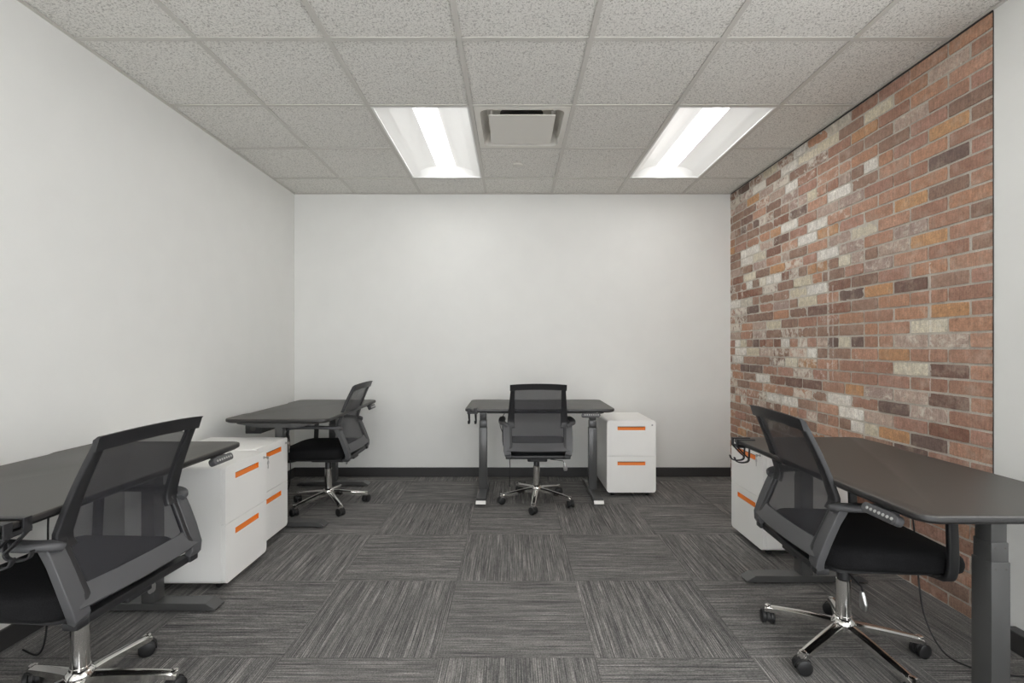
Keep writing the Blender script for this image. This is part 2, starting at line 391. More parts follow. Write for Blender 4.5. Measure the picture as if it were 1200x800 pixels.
PAL = {'red': [(186,144,122),(178,138,118),(190,150,128),(170,130,112),(188,144,118),(178,138,122)], 'dark': [(140,106,92),(130,102,92),(144,104,88),(120,100,93)],
       'orange': [(198,152,112),(202,158,118),(190,146,110)], 'cream': [(222,214,194),(214,205,182),(208,202,188)], 'white': [(240,236,228),(230,226,218)],
       'wash': [(184,162,150),(176,154,144),(190,168,154)], 'brown': [(158,128,112),(148,120,106),(164,134,118)]}
def build_bricks():
    bm = B(); cl = bm.loops.layers.float_color.new('bcol')
    rows = int((H-BZ0)/BH)+1
    for r in range(rows):
        z0 = BZ0+r*BH+MJ/2; z1 = z0+BH-MJ
        z1 = min(z1, H-.002); z0 = max(z0, .004)
        if z1-z0 < .012: continue
        y = YBR+.004
        half = ((round((1.346-BZ0)/BH)-r) % 2 == 0)
        hdr = (r % 7 == 3); first = True
        while y < YB-.01:
            w = BP
            if first and half: w = BP/2
            elif hdr and y > 2.5: w = BP/2
            elif y > 2.6 and random.random() < .12: w = BP*random.choice((.5, .75))
            first = False
            y1 = min(y+w-MJ+random.uniform(-.003, .002), YB)
            if y1-y < .02: y += w; continue
            yc, zc = (y+y1)/2, (z0+z1)/2
            px = 600.5+FPX*XR/yc
            kind = None; best = 1e9
            for k, lst in OV.items():
                for (ox, oy) in lst:
                    Y = FPX*XR/(ox-600.5); Z = CH+(406.2-oy)*Y/FPX
                    if y-.006 <= Y <= y1+.008 and z0-.006 <= Z <= z1+.006: kind = k
            far = min(1, max(0, (yc-2.35)/1.0)); up = min(1, max(0, (zc-.5)/1.0))
            wash = 0
            if kind is None:
                t = random.random()
                pw = .22*far*up; pc = .07*far*up
                if t < pw: kind = 'white' if random.random() < .5 else 'wash'
                elif t < pw+pc: kind = 'cream'
                elif t < pw+pc+.04: kind = 'orange'
                elif t < pw+pc+.07+.06*far: kind = 'dark'
                elif t < pw+pc+.07+.06*far+.15+.2*far: kind = 'brown'
                else: kind = 'red'
                wash = random.random()**1.4*(.24+.66*far)
                if zc < .5: wash *= .6
            elif kind == 'wash': wash = .6
            elif kind in ('white', 'cream'): wash = .55
            else: wash = .25
            if kind == 'wash': wash = max(wash, .5)
            col = random.choice(PAL[kind]); k_ = random.uniform(.93, 1.06)
            c = [x*k_ for x in s2l(*col)]+[min(1, wash)]
            # brick face grid with ragged outline
            nx = max(3, int((y1-y)/.022)); nz = 3
            rag = .0007+.0025*far*random.random()
            prot = random.uniform(-.002, .003)
            grid = []
            for i in range(nx+1):
                row = []
                for j in range(nz+1):
                    yy = y+(y1-y)*i/nx; zz = z0+(z1-z0)*j/nz
                    edge = i in (0, nx) or j in (0, nz)
                    dx = random.uniform(-.0012, .0012)
                    if edge: zz += random.uniform(-rag, rag)*(j in (0, nz)); yy += random.uniform(-rag, rag)*(i in (0, nx)); dx += .001+random.uniform(0, .0015)*far
                    if i in (0, nx) and j in (0, nz): yy += (.0018 if i == 0 else -.0018); zz += (.0012 if j == 0 else -.0012)
                    zz = min(max(zz, .001), H-.001); yy = min(max(yy, YBR+.001), YB-.0005)
                    row.append(bm.verts.new((XR-prot+dx, yy, zz)))
                grid.append(row)
            fs = []
            for i in range(nx):
                for j in range(nz): fs.append(bm.faces.new((grid[i][j], grid[i][j+1], grid[i+1][j+1], grid[i+1][j])))
            rim = [grid[i][0] for i in range(nx+1)]+[grid[nx][j] for j in range(1, nz+1)]+[grid[i][nz] for i in range(nx-1, -1, -1)]+[grid[0][j] for j in range(nz-1, 0, -1)]
            back = [bm.verts.new((XR+.02, v.co.y, v.co.z)) for v in rim]
            for i in range(len(rim)):
                k2 = (i+1) % len(rim); fs.append(bm.faces.new((rim[i], rim[k2], back[k2], back[i])))
            for f in fs:
                f.smooth = True
                for lp in f.loops: lp[cl] = c
            y += w
    return bm
mw = struct('wall_right', box(B(), XR+.0035, XR+.15, YBR, YB, 0, H+.16), M['mortar'])
mw.name = 'wall_right_brick'
bk = obj('bricks', build_bricks(), M['brick'], mw, smooth=35); bk['label'] = 'reclaimed red, brown and whitewashed bricks'; bk['kind'] = 'structure'

# baseboards
def baseboard(x0, x1, y0, y1):
    return box(B(), x0, x1, y0, y1, 0, .086, .003, 1)
struct('baseboard_back', baseboard(XL, XR, YB-.012, YB), M['base'])
struct('baseboard_left', baseboard(XL, XL+.012, YF, YB-.012), M['base'])
struct('baseboard_right', box(B(), XR-.05, XR, YF, 1.93, 0, .082, .003, 1), M['base'])

# ceiling: grid of T-bars with recessed tiles and openings for fixtures and diffuser
GX, GY, G = .364, 4.04, .61
xs = [XL]+[GX+G*k for k in range(-4, 4) if XL+.03 < GX+G*k < XR-.03]+[XR+.15]
ys = sorted([YB]+[GY-G*k for k in range(0, 11) if GY-G*k > YF+.03]+[YF])
def fix_cells():
    out = []
    for fx in (GX-2*G, GX+G):
        for fy in (GY-2*G, GY-6*G, GY-10*G+0):
            out.append((fx, fy))
    return out
FIX = [f for f in fix_cells() if f[1] > YF-.01]
DIF = (GX-G, GY-2*G)
def is_open(cx, cy):
    for fx, fy in FIX:
        if fx < cx < fx+G and fy < cy < fy+2*G: return True
    return DIF[0] < cx < DIF[0]+G and DIF[1] < cy < DIF[1]+G
bm = B(); bt = B()
T = .012
for i in range(len(xs)-1):
    for j in range(len(ys)-1):
        x0, x1, y0, y1 = xs[i], xs[i+1], ys[j], ys[j+1]
        if not is_open((x0+x1)/2, (y0+y1)/2):
            box(bt, x0+.002, x1-.002, y0+.002, y1-.002, H+.006, H+.022)
for x in xs[1:-1]:
    segs = [(YF, YB)]
    for y0, y1 in segs: box(bm, x-T, x+T, y0, y1, H, H+.004)
for y in ys[1:-1]:
    for i in range(len(xs)-1):
        x0, x1 = xs[i], xs[i+1]
        inside = any(fx-.01 < x0 and x1 < fx+G+.01 and abs(y-(fy+G)) < .02 for fx, fy in FIX)
        if not inside: box(bm, x0+(T if i else 0), x1-T, y-T, y+T, H, H+.004)
ce = struct('ceiling', bt, M['tile'])
g_ = obj('ceiling_grid', bm, M['grid'], ce); g_['kind'] = 'structure'
struct('ceiling.001', box(B(), XL-.1, XR+.25, YF-.1, YB+.1, H+.16, H+.2), M['gap'])
bm = B()
box(bm, XL, XL+.02, YF, YB, H-.001, H+.003); box(bm, XL+.02, XR, YB-.02, YB, H-.001, H+.003); box(bm, XR-.02, XR, YF, YB-.02, H-.001, H+.003)
struct('trim_1', bm, M['grid'])
bm = B(); box(bm, XR-.006, XR, YBR, YB-.02, H-.007, H-.001); box(bm, XR-.003, XR+.01, YBR-.001, YBR+.001, .09, H-.007)  # top strip paints the shadow gap over the brick; upright strip is caulk
struct('shadow_line_and_caulk', bm, M['base'])

# ------------------------------------------------------------------ ceiling fixtures
def light_fixture():
    t = thing('troffer_light', '', 'ceiling light')
    W = G-.026; Lh = 2*G-.026; w2, l2 = W/2, Lh/2
    # frame lip
    bm = B()
    for s in (-1, 1):
        box(bm, min(s*w2, s*(w2-.012)), max(s*w2, s*(w2-.012)), -l2, l2, -.001, .006)
        box(bm, -w2+.012, w2-.012, min(s*l2, s*(l2-.012)), max(s*l2, s*(l2-.012)), -.001, .006)
    obj('frame', bm, M['fixture'], t)
    # curved reflector wings and end slopes
    bm = B(); prof = []
    for k in range(9):
        u = k/8; prof.append((-(w2-.01)+(w2-.01-.074)*u, .004+.078*math.sin(u*PI/2)**.9))
    full = prof+[(-x, z) for x, z in prof[::-1]]
    rows = []
    for y, sc in ((-(l2-.01), 0), (-(l2-.05), 1), (l2-.05, 1), (l2-.01, 0)):
        rows.append([bm.verts.new((x, y, .004+(z-.004)*sc)) for x, z in full])
    for a, b_ in zip(rows[:-1], rows[1:]):
        for i in range(len(full)-1): bm.faces.new((a[i], a[i+1], b_[i+1], b_[i]))
    obj('reflector', bm, M['fixture'], t, smooth=40)
    # half-round lens
    bm = B(); R = .076; LZ = .084; rs = []
    yy = [-(l2-.012), -(l2-.02), l2-.02, l2-.012]
    for y, s in zip(yy, (.92, 1, 1, .92)):
        rs.append([(math.cos(a)*R*s, y, LZ-abs(math.sin(a))*.062*s) for a in [PI*k/16 for k in range(17)]])
    vs = [[bm.verts.new(p) for p in r] for r in rs]
    for a, b_ in zip(vs[:-1], vs[1:]):
        for i in range(16): bm.faces.new((a[i], a[i+1], b_[i+1], b_[i]))
    bm.faces.new(vs[0]); bm.faces.new(vs[-1][::-1])
    obj('lens', bm, M['lamp'], t, smooth=50)
    # end caps of the lens and housing box
    for s in (-1, 1):
        bm = B()
        o1 = [(math.cos(a)*.083, LZ+.002-abs(math.sin(a))*.069) for a in [PI*k/16 for k in range(17)]]
        prism(bm, o1, 'y', s*(l2-.0115), s*(l2-.006))
        obj('end_cap', bm, M['fixture'], t)
    bm = B()
    for s in (-1, 1):
        box(bm, min(s*w2, s*(w2-.004)), max(s*w2, s*(w2-.004)), -l2, l2, .006, .1)
        box(bm, -w2+.004, w2-.004, min(s*l2, s*(l2-.004)), max(s*l2, s*(l2-.004)), .006, .1)
    box(bm, -w2, w2, -l2, l2, .1, .104)
    obj('housing', bm, M['fixture'], t)
    return t
lf = light_fixture(); first = True
LL = {(0, 0): 'lit recessed ceiling light left of the square air diffuser', (1, 0): 'lit recessed ceiling light nearer the brick wall'}
for i, (fx, fy) in enumerate(sorted(FIX, key=lambda f: (-f[1], f[0]))):
    loc = (fx+G/2, fy+G, H+.001)
    k = (0 if fx < 0 else 1, i//2)
    lab = LL.get(k, 'lit recessed ceiling light behind the viewpoint on the %s side' % ('left wall' if fx < 0 else 'brick wall'))
    if i//2 == 2: lab = 'lit recessed ceiling light beside the rear wall on the %s side' % ('left wall' if fx < 0 else 'brick wall')
    if first: lf.location = loc; lf['label'] = lab; lf['group'] = 'recessed ceiling lights'; first = False
    else: dup(lf, loc, 0, lab, 'recessed ceiling lights')

# air diffuser
def diffuser():
    t = thing('air_diffuser', 'square white plaque air diffuser set in the ceiling between the two lights', 'air vent', (DIF[0]+G/2, DIF[1]+G/2, H))
    W = G-.028
    def rr(w, z, r): return [(x, y, z) for x, y in rrect(w, w, r, 6)]
    bm = B()
    rings(bm, [rr(W, .001, .004), rr(W, -.001, .004), rr(.515, -.001, .045), rr(.50, .02, .045), rr(.44, .075, .05), rr(.26, .085, .1)], cap=False)
    obj('backpan', bm, M['diffuserwhite'], t, smooth=30)
    bm = B(); rs = [rr(.30, .084, .145), rr(.30, .12, .145)]
    rings(bm, rs); obj('duct_collar', bm, M['gap'], t, smooth=30)
    obj('plaque', box(B(), -.205, .205, -.205, .205, -.008, -.001, .002, 1), M['diffuserwhite'], t)
    for sx in (-1, 1):
        for sy in (-1, 1): obj('plaque_bracket', box(B(), sx*.19-.006, sx*.19+.006, sy*.15-.008, sy*.15+.008, -.001, .08), M['diffuserwhite'], t)
diffuser()
sp = obj('ceiling_sprinkler_cover', lathe(B(), [(.0, -.004), (.036, -.004), (.040, -.001), (.040, .005)], 32), M['diffuserwhite'], None, smooth=40)
sp.location = (.043, 3.74, H-.002); sp['label'] = 'small round white sprinkler cover plate in ceiling tile behind diffuser'; sp['category'] = 'sprinkler cover'

# ------------------------------------------------------------------ filing cabinet
def cabinet():
    t = thing('filing_cabinet', '', 'cabinet', group='white two-drawer mobile pedestals')
    W, D, Z0, Z1 = .395, .50, .036, .616     # front at y=0 facing -y, body towards +y
    o = rrect(W, Z1-Z0, .022, 5, 0, (Z0+Z1)/2)
    bm = B(); prism(bm, o, 'y', .022, D, 0)
    es = [e for e in bm.edges if abs(e.verts[0].co.y-D) < 1e-5 and abs(e.verts[1].co.y-D) < 1e-5]
    bmesh.ops.bevel(bm, geom=es, offset=.006, segments=2, affect='EDGES')
    obj('body', bm, M['white_metal'], t, smooth=35)
    obj('drawer_gap', prism(B(), rrect(W-.012, Z1-Z0-.012, .016, 5, 0, (Z0+Z1)/2), 'y', .015, .03), M['gap'], t)
    zm = (Z0+Z1)/2+.005
    for top in (1, 0):
        z0, z1 = (zm+.0012, Z1-.001) if top else (Z0+.001, zm-.0012)
        hz1 = z1-(.046 if top else .043); hz0 = hz1-.030; hw = .112
        w2 = W/2-.001; r = .021; bm = B(); y0, y1 = 0, .0205
        # four pieces around the handle opening
        if top:
            up = [(w2, hz1), (w2, z1-r)]+[(w2-r+r*math.cos(a), z1-r+r*math.sin(a)) for a in [PI/2*k/5 for k in range(1, 6)]]+[(-w2+r+r*math.cos(a), z1-r+r*math.sin(a)) for a in [PI/2+PI/2*k/5 for k in range(0, 6)]]+[(-w2, hz1)]
            lo = [(-w2, hz0), (-w2, z0), (w2, z0), (w2, hz0)]
        else:
            up = [(w2, hz1), (w2, z1), (-w2, z1), (-w2, hz1)]
            lo = [(-w2, hz0), (-w2, z0+r)]+[(-w2+r+r*math.cos(a), z0+r+r*math.sin(a)) for a in [PI+PI/2*k/5 for k in range(1, 6)]]+[(w2-r+r*math.cos(a), z0+r+r*math.sin(a)) for a in [1.5*PI+PI/2*k/5 for k in range(0, 6)]]+[(w2, hz0)]
        prism(bm, up, 'y', y0, y1); prism(bm, lo, 'y', y0, y1)
        prism(bm, [(-w2, hz0), (-hw, hz0), (-hw, hz1), (-w2, hz1)], 'y', y0, y1); prism(bm, [(hw, hz0), (w2, hz0), (w2, hz1), (hw, hz1)], 'y', y0, y1)
        d = obj('drawer', bm, M['white_metal'], t, smooth=25)
        bm = B()      # recessed orange pull: bottom scoop, sides and lip
        prism(bm, [(.0005, hz0), (.0005, hz0+.0035), (.006, hz0+.002), (.0175, hz1-.004), (.0175, hz1-.0002), (.0205, hz1-.0002), (.0205, hz0)], 'x', -hw, hw)
        for s in (-1, 1): box(bm, min(s*hw, s*(hw-.003)), max(s*hw, s*(hw-.003)), .0005, .02, hz0, hz1)
        h_ = obj('handle', bm, M['orange'], d); h_['label'] = 'orange recessed drawer pull'
    lk = obj('lock', lathe(B(), [(.0, -.004), (.006, -.004), (.008, -.0025), (.008, .002)], 20, (W/2-.03, Z1-.036), 'y'), M['steel'], t, smooth=40)
    lk['label'] = 'small round steel key lock'
    obj('keyhole', box(B(), W/2-.0312, W/2-.0288, -.0046, -.0038, Z1-.040, Z1-.032), M['gap'], lk)
    for sx in (-1, 1):
        for y in (.06, D-.06):
            bm = B(); x = sx*(W/2-.055)
            box(bm, x-.02, x+.02, y-.02, y+.02, .030, .037)
            lathe(bm, [(.0, x-.012), (.015, x-.012), (.0165, x-.009), (.0165, x+.009), (.015, x+.012), (.0, x+.012)], 16, (y, .0168), 'x')
            obj('caster', bm, M['rubber'], t, smooth=40)
    return t
def keys_on(t):
    """key in the lock with a spare and tag hanging from its ring"""
    W, Z1 = .395, .616; x, z = W/2-.03, Z1-.036
    bm = B(); box(bm, x-.001, x+.001, -.022, -.0035, z-.003, z+.003); prism(bm, rrect(.012, .016, .005, 4, -.022, z), 'x', x-.001, x+.001)
    k = obj('key', bm, M['steel'], t); k['label'] = 'silver key in the lock with a spare hanging'
    bm = B(); rs = [(x, -.024+.008*math.cos(a)*.3, z-.010+.010*math.sin(a)) for a in [2*PI*i/16 for i in range(17)]]
    tube(bm, rs, .0008, 6); obj('key_ring', bm, M['steel'], k)
    bm = B(); prism(bm, rrect(.018, .02, .007, 4, x+.001, z-.029), 'y', -.0252, -.0232); box(bm, x-.002, x+.004, -.0252, -.0232, z-.062, z-.037)
    obj('spare_key', bm, M['steel'], k)
cabs = [((-1.415, 2.548, 0), PI/2, 'white two-drawer pedestal next to the nearest left desk, in front of its twin', True),
        ((-1.487, 2.957, 0), PI/2, 'white two-drawer pedestal tucked before the rear left desk, second from the viewer', True),
        ((.958, 3.84, 0), 0, 'white two-drawer pedestal beside the desk facing the back wall', False),
        ((1.438, 2.935, 0), -PI/2, 'white two-drawer pedestal standing against the brick wall', True)]
c0 = cabinet(); src = c0
for i, (loc, rz, lab, keys) in enumerate(cabs):
    if i == 0: c = c0; c.location = loc; c.rotation_euler = (0, 0, rz); c['label'] = lab
    else: c = dup(c0, loc, rz, lab)
    cabs[i] = (c, keys)
for c, keys in cabs:
    if keys: keys_on(c)

# ------------------------------------------------------------------ desks
def desk(W, D, Zt, label, loc, rz, foot=.90, shift=0, ly=0, kx=.39, power=False, tip_glints=False):
    """origin on floor at tabletop centre; user side is -y"""
    t = thing('standing_desk', label, 'desk', loc, rz, 'black height-adjustable desks')
    th = .028
    # outline with rounded corners and a shallow notch along the rear edge
    base = rrect(W, D, .055, 7)
    # points order: corner (+,+) , (-,+), (-,-), (+,-)
    n1 = 8
    notch = [(W*.29, D/2), (W*.25, D/2-.018), (-W*.25, D/2-.018), (-W*.29, D/2)]
    out = base[:n1]+notch+base[n1:]
    def inset(pts, d):
        return [(x*(1-2*d/W), y*(1-2*d/D)) for x, y in pts]
    bm = B()
    rings(bm, [[(x, y, z) for x, y in inset(out, d)] for z, d in ((Zt-th, .014), (Zt-th+.008, .002), (Zt-th+.011, .0), (Zt-.005, .0), (Zt-.0015, .0012), (Zt, .004))])
    for f in bm.faces: f.material_index = 0 if f.calc_center_median().z > Zt-.004 else 1
    top = obj('tabletop', bm, [M['desktop'], M['edge']], t, smooth=25)
    top['label'] = 'dark woodgrain laminate top with rounded corners'
    for yy in (-.035, .035):
        bm = B(); box(bm, -foot/2+.032+shift, foot/2-.032+shift, ly+yy-.014, ly+yy+.014, Zt-th-.045, Zt-th-.001, .004, 1)
        obj('crossbeam', bm, M['deskmetal'], t)
    for s in (-1, 1):
        x = s*foot/2+shift
        bm = B(); o = [(ly-.27, Zt-th-.001), (ly+.27, Zt-th-.001), (ly+.27, Zt-th-.012), (ly+.12, Zt-th-.038), (ly-.12, Zt-th-.038), (ly-.27, Zt-th-.012)]
        prism(bm, o, 'x', x+s*.038, x+s*.042); prism(bm, [(ly-.27, Zt-th-.005), (ly+.27, Zt-th-.005), (ly+.27, Zt-th-.001), (ly-.27, Zt-th-.001)], 'x', x-.041, x+.041)
        br = obj('side_bracket', bm, M['deskmetal'], t)
        for yy in (-.03, .03): obj('screw', lathe(B(), [(.0, x+s*.0415), (.005, x+s*.0415), (.005, x+s*.0435), (.0, x+s*.0435)], 12, (ly+yy, Zt-th-.022), 'x'), M['gap'], br)
        # telescopic column
        zt = Zt-th-.001
        leg = obj('leg', box(B(), x-.033, x+.033, ly-.030, ly+.030, .035, .545*Zt/.738, .003, 2), M['deskmetal'], t, smooth=40)
        obj('middle_column', box(B(), x-.030, x+.030, ly-.0275, ly+.0275, .53, .605, .003, 2), M['deskmetal'], leg, smooth=40)
        obj('inner_column', box(B(), x-.027, x+.027, ly-.025, ly+.025, .59, zt, .003, 2), M['deskmetal'], leg, smooth=40)
        zs = .545*Zt/.738
        for yy in (-1, 1):
            for xx in (-.018, .018):
                for (zz, dy) in ((zs-.022, .030), (.588, .0275)):
                    obj('screw', lathe(B(), [(.0, ly+yy*(dy-.0005)), (.0030, ly+yy*(dy-.0005)), (.0030, ly+yy*(dy+.0006)), (.0, ly+yy*(dy+.0006))], 8, (x+xx, zz), 'y'), M['gap'], leg)
        for xs_ in (-1, 1):
            for yo in (-.016, .016):
                for (zz, dx) in ((zs-.022, .033), (.588, .030)):
                    obj('screw', lathe(B(), [(.0, x+xs_*(dx-.0005)), (.0030, x+xs_*(dx-.0005)), (.0030, x+xs_*(dx+.0006)), (.0, x+xs_*(dx+.0006))], 8, (ly+yo, zz), 'x'), M['gap'], leg)
        bm = B(); o = [(ly-.31, .010), (ly-.31, .016), (ly-.265, .042), (ly+.265, .042), (ly+.31, .016), (ly+.31, .010)]
        prism(bm, o, 'x', x-.037, x+.037, .002, 1)
        f = obj('foot', bm, M['deskmetal'], t)
        if tip_glints:
            bm = B(); prism(bm, [(ly-.313, .010), (ly-.313, .018), (ly-.291, .0315), (ly-.285, .027), (ly-.300, .016), (ly-.300, .010)], 'x', x-.038, x+.038)  # white strip paints the glint on the foot's front chamfer
            k_ = obj('foot_glint', bm, M['white_metal'], f); k_['label'] = 'white strip painting a highlight on the foot tip'
        for yy in (-.26, .26): obj('levelling_pad', lathe(B(), [(.0, 0), (.02, 0), (.02, .0105), (.0, .0105)], 16, (x, ly+yy)), M['rubber'], f, smooth=40)
    # control box
    bm = B()
    if power: box(bm, -foot/2+.055+shift, -foot/2+.30+shift, .17, .28, Zt-th-.095, Zt-th-.002, .004, 1)
    if power:
        cb = obj('control_box', bm, M['blackplastic'], t)
        bm = B(); lathe(bm, [(.0, -foot/2+.0535+shift), (.018, -foot/2+.0535+shift), (.018, -foot/2+.056+shift), (.0, -foot/2+.056+shift)], 16, (.225, Zt-th-.06), 'x')
        obj('socket', bm, M['gap'], cb)
    else: bm.free()
    # keypad
    ky = -D/2+.006; kz = Zt-th-.020
    TR = Matrix.Translation((kx, ky, kz)) @ Matrix.Rotation(math.radians(-22), 4, 'X')
    bm = B(); prism(bm, rrect(.142, .033, .015, 6), 'y', -.016, .010, .003, 2)
    bmesh.ops.transform(bm, matrix=TR, verts=bm.verts)
    box(bm, kx-.03, kx+.03, ky-.002, ky+.028, kz+.004, Zt-th)
    kp = obj('keypad', bm, M['greyplastic'], t, smooth=35); kp['label'] = 'height keypad with a row of round buttons'
    for k in range(7):
        bm = B()
        lathe(bm, [(.0, -.0182), (.0042, -.0182), (.0055, -.0155), (.0, -.0155)], 14, (-.046+k*.0165, 0), 'y')
        bmesh.ops.transform(bm, matrix=TR, verts=bm.verts)
        obj('button', bm, M['button'], kp)
    return t
deskL = desk(1.16, .70, .748, 'black standing desk nearest on the left, along the plain wall', (-1.662, 1.755, 0), PI/2, .90, 0, 0, .40)
deskML = desk(1.16, .685, .738, 'black standing desk in the rear left corner of the room', (-1.552, 3.69, 0), PI/2, .955, 0, .01, .42, power=True)
deskC = desk(1.145, .665, .738, 'black standing desk centred against the back wall', (.210, 3.945, 0), 0, .903, 0, 0, .385, tip_glints=True)
deskR = desk(1.17, .67, .738, 'black standing desk along the brick wall on the right', (1.478, 1.915, 0), -PI/2, .965, -.07, .028, .435)

def hook(loc, rz, label):
    """double-pronged clamp hook on the desk front edge; origin on the table surface at the front edge, front is -y"""
    t = thing('clamp_hook', label, 'hook', loc, rz, 'clamp-on bag hooks')
    bm = B()
    for s in (-1, 1):
        x = s*.025
        sweep(bm, [(x, .075, .003), (x, .0, .003), (x, -.010, .003)], (.024, .005))
        sweep(bm, [(x, -.010, .006), (x, -.010, -.035)], (.024, .005))
    box(bm, -.037, .037, -.0125, -.0075, -.030, -.022)
    obj('clamp', bm, M['blackplastic'], t, smooth=40)
    for s in (-1, 1):
        x = s*.025; bm = B()
        P = spline([(x, -.010, -.033), (x, .030, -.075), (x, .048, -.093), (x, .040, -.108), (x, .010, -.112), (x, -.015, -.104), (x, -.024, -.085)], 5)
        sweep(bm, P, (.014, .006)); obj('prong', bm, M['blackplastic'], t, smooth=40)
        obj('brace', sweep(B(), [(x, .052, -.035), (x, .050, -.09)], (.012, .005)), M['blackplastic'], t)
    bm = B(); box(bm, -.037, .037, -.008, .060, -.036, -.031)
    obj('under_plate', bm, M['blackplastic'], t)
    return t
h1 = hook((-1.312-.0, 1.255, .7485), PI/2, 'black clamp hook on the edge of the nearest left desk')
def hookcopy(loc, rz, lab): return dup(h1, loc, rz, lab)
hookcopy((-.305, 3.6125, .7385), 0, 'black clamp hook at left end of the desk facing the back wall')
hookcopy((1.143, 2.43, .7385), -PI/2, 'black clamp hook on the desk by the brick wall')

# ------------------------------------------------------------------ task chair
def chair():
    t = thing('office_chair', '', 'chair', group='black mesh-back office chairs')
    zt, zk, zb = .930, .640, .462
    def prof(s):   # s 0 (top) .. 1 (bottom) -> (y,z,halfwidth)
        if s < .58:
            u = s/.58; return (-.258+.108*u+.008*math.sin(u*PI), zt-.012+(zk-zt+.012)*u, .198+.026*u)
        u = (s-.58)/.42; return (-.150-.078*u, zk+(zb-zk)*u, .224-.008*u)
    def bow(x, hw): return .022*(1-(x/hw)**2)
    # side rails + top bar as one frame
    bm = B()
    for s in (-1, 1):
        pts = []; sz = []
        for k in range(13):
            y, z, hw = prof(k/12*.66); pts.append((s*(hw-.014-.011*k/12), y, z)); sz.append((.030+.026*k/12, .020))
        sweep(bm, pts, sz, (1, 0, 0), .25)
        # lower rail down to the crossbar, behind the arm plate
        pts = [(s*(prof(q)[2]-.017), prof(q)[0], prof(q)[1]) for q in (.56, .64, .72, .8, .9, 1.0)]
        sweep(bm, pts, (.026, .018), (1, 0, 0), .25)
    pts = []; n = 16; sz = []
    for k in range(n+1):
        x = -.206+.412*k/n; u = x/.206
        pts.append((x, -.258-.022*(1-u*u), zt-.014+.010*(1-u*u))); sz.append((.022, .046+.0*u))
    rs = []
    for p in pts:     # flat lip leaning back
        x, y, z = p
        rs.append([(x, y+.010, z-.026), (x, y-.004, z-.026), (x, y-.016, z+.012), (x, y-.022, z+.019), (x, y-.012, z+.019), (x, y+.004, z+.008)])
    rings(bm, rs)
    obj('back_frame', bm, M['blackplastic'], t, smooth=40)
    # mesh panel
    bm = B(); rows = []; nx = 16; nz = 20
    for j in range(nz+1):
        s = .035+.895*j/nz; y, z, hw = prof(s); hw -= .014; bk_ = .9 if s < .58 else .9-.45*(s-.58)/.35
        rows.append([bm.verts.new((-hw+2*hw*i/nx, y-bow(-hw+2*hw*i/nx, hw)*bk_+.004*max(0, s-.58)/.35, z)) for i in range(nx+1)])
    for a, b_ in zip(rows[:-1], rows[1:]):
        for i in range(nx): bm.faces.new((a[i], a[i+1], b_[i+1], b_[i]))
    obj('mesh_back', bm, M['mesh'], t, smooth=180)
    # lower crossbar: a flat band lying in the slope of the lower back
    bm = B(); rs = []
    for k in range(25):
        x = -.232+.464*k/24; u = abs(x)/.232
        h = .062+.022*max(0, (u-.72)/.28)**2; b0 = .016*(1-u*u)
        ex, ez = .478, .878        # up the slope (towards front and up)
        yb, zb_ = -.240-b0, .448
        q = [(yb, zb_), (yb+ex*h, zb_+ez*h), (yb+ex*h+ez*.018, zb_+ez*h-ex*.018+.004), (yb+ez*.018, zb_-ex*.018+.004)]
        rs.append([(x, q[0][0]+.001, q[0][1]-.002), (x, q[0][0]-.001, q[0][1]+.003), (x, q[1][0]-.002, q[1][1]-.003), (x, q[1][0]+.002, q[1][1]+.001), (x, *q[2]), (x, *q[3])])
    rings(bm, rs); obj('lower_crossbar', bm, M['greyplastic'], t, smooth=35)
    # arms: wide flat plate, pad and front post
    for s in (-1, 1):
        bm = B()
        pts = [(s*.234, -.148, .632), (s*.233, -.176, .580), (s*.231, -.203, .515), (s*.227, -.226, .450), (s*.222, -.228, .425), (s*.216, -.220, .408)]
        sweep(bm, pts, [(.046, .030), (.048, .026), (.050, .026), (.050, .028), (.048, .028), (.042, .024)], (1, 0, 0), .10, 2)
        obj('arm_plate', bm, M['greyplastic'], t, smooth=22)
        bm = B(); box(bm, min(s*.195, s*.238), max(s*.195, s*.238), -.236, -.190, .388, .412, .006, 2)
        obj('plate_cap', bm, M['blackplastic'], t, smooth=40)
        bm = B()
        pts = spline([(s*.222, -.172, .622), (s*.240, -.165, .632), (s*.262, -.125, .637), (s*.270, -.04, .641), (s*.270, .06, .641), (s*.268, .14, .637), (s*.264, .188, .628), (s*.262, .198, .612)], 5)
        n = len(pts); sz = []
        for k in range(n):
            u = k/(n-1); sz.append((.036+.016*math.sin(min(1, u*1.3)*PI), .026-.006*math.sin(u*PI)))
        rs = []; V = [Vector(p) for p in pts]
        for i, p in enumerate(V):
            tt = (V[min(i+1, n-1)]-V[max(i-1, 0)]).normalized()
            hz = Vector((tt.x, tt.y, 0)).normalized() if Vector((tt.x, tt.y, 0)).length > .05 else Vector((0, 1, 0))
            sd = Vector((hz.y, -hz.x, 0)); u = sd.cross(tt).normalized()
            w, h = sz[i]; rs.append([p+sd*a+u*b_ for a, b_ in rrect(w, h, min(w, h)*.4, 4)])
        rings(bm, rs); obj('armrest', bm, M['greyplastic'], t, smooth=50)
        bm = B()
        sweep(bm, spline([(s*.263, .192, .625), (s*.263, .196, .58), (s*.262, .200, .48), (s*.258, .200, .42), (s*.246, .195, .394), (s*.20, .190, .386), (s*.10, .14, .384)], 5), (.034, .020), (0, 1, 0), .3)
        obj('arm_post', bm, M['blackplastic'], t, smooth=45)
    # seat
    bm = B(); rs = []
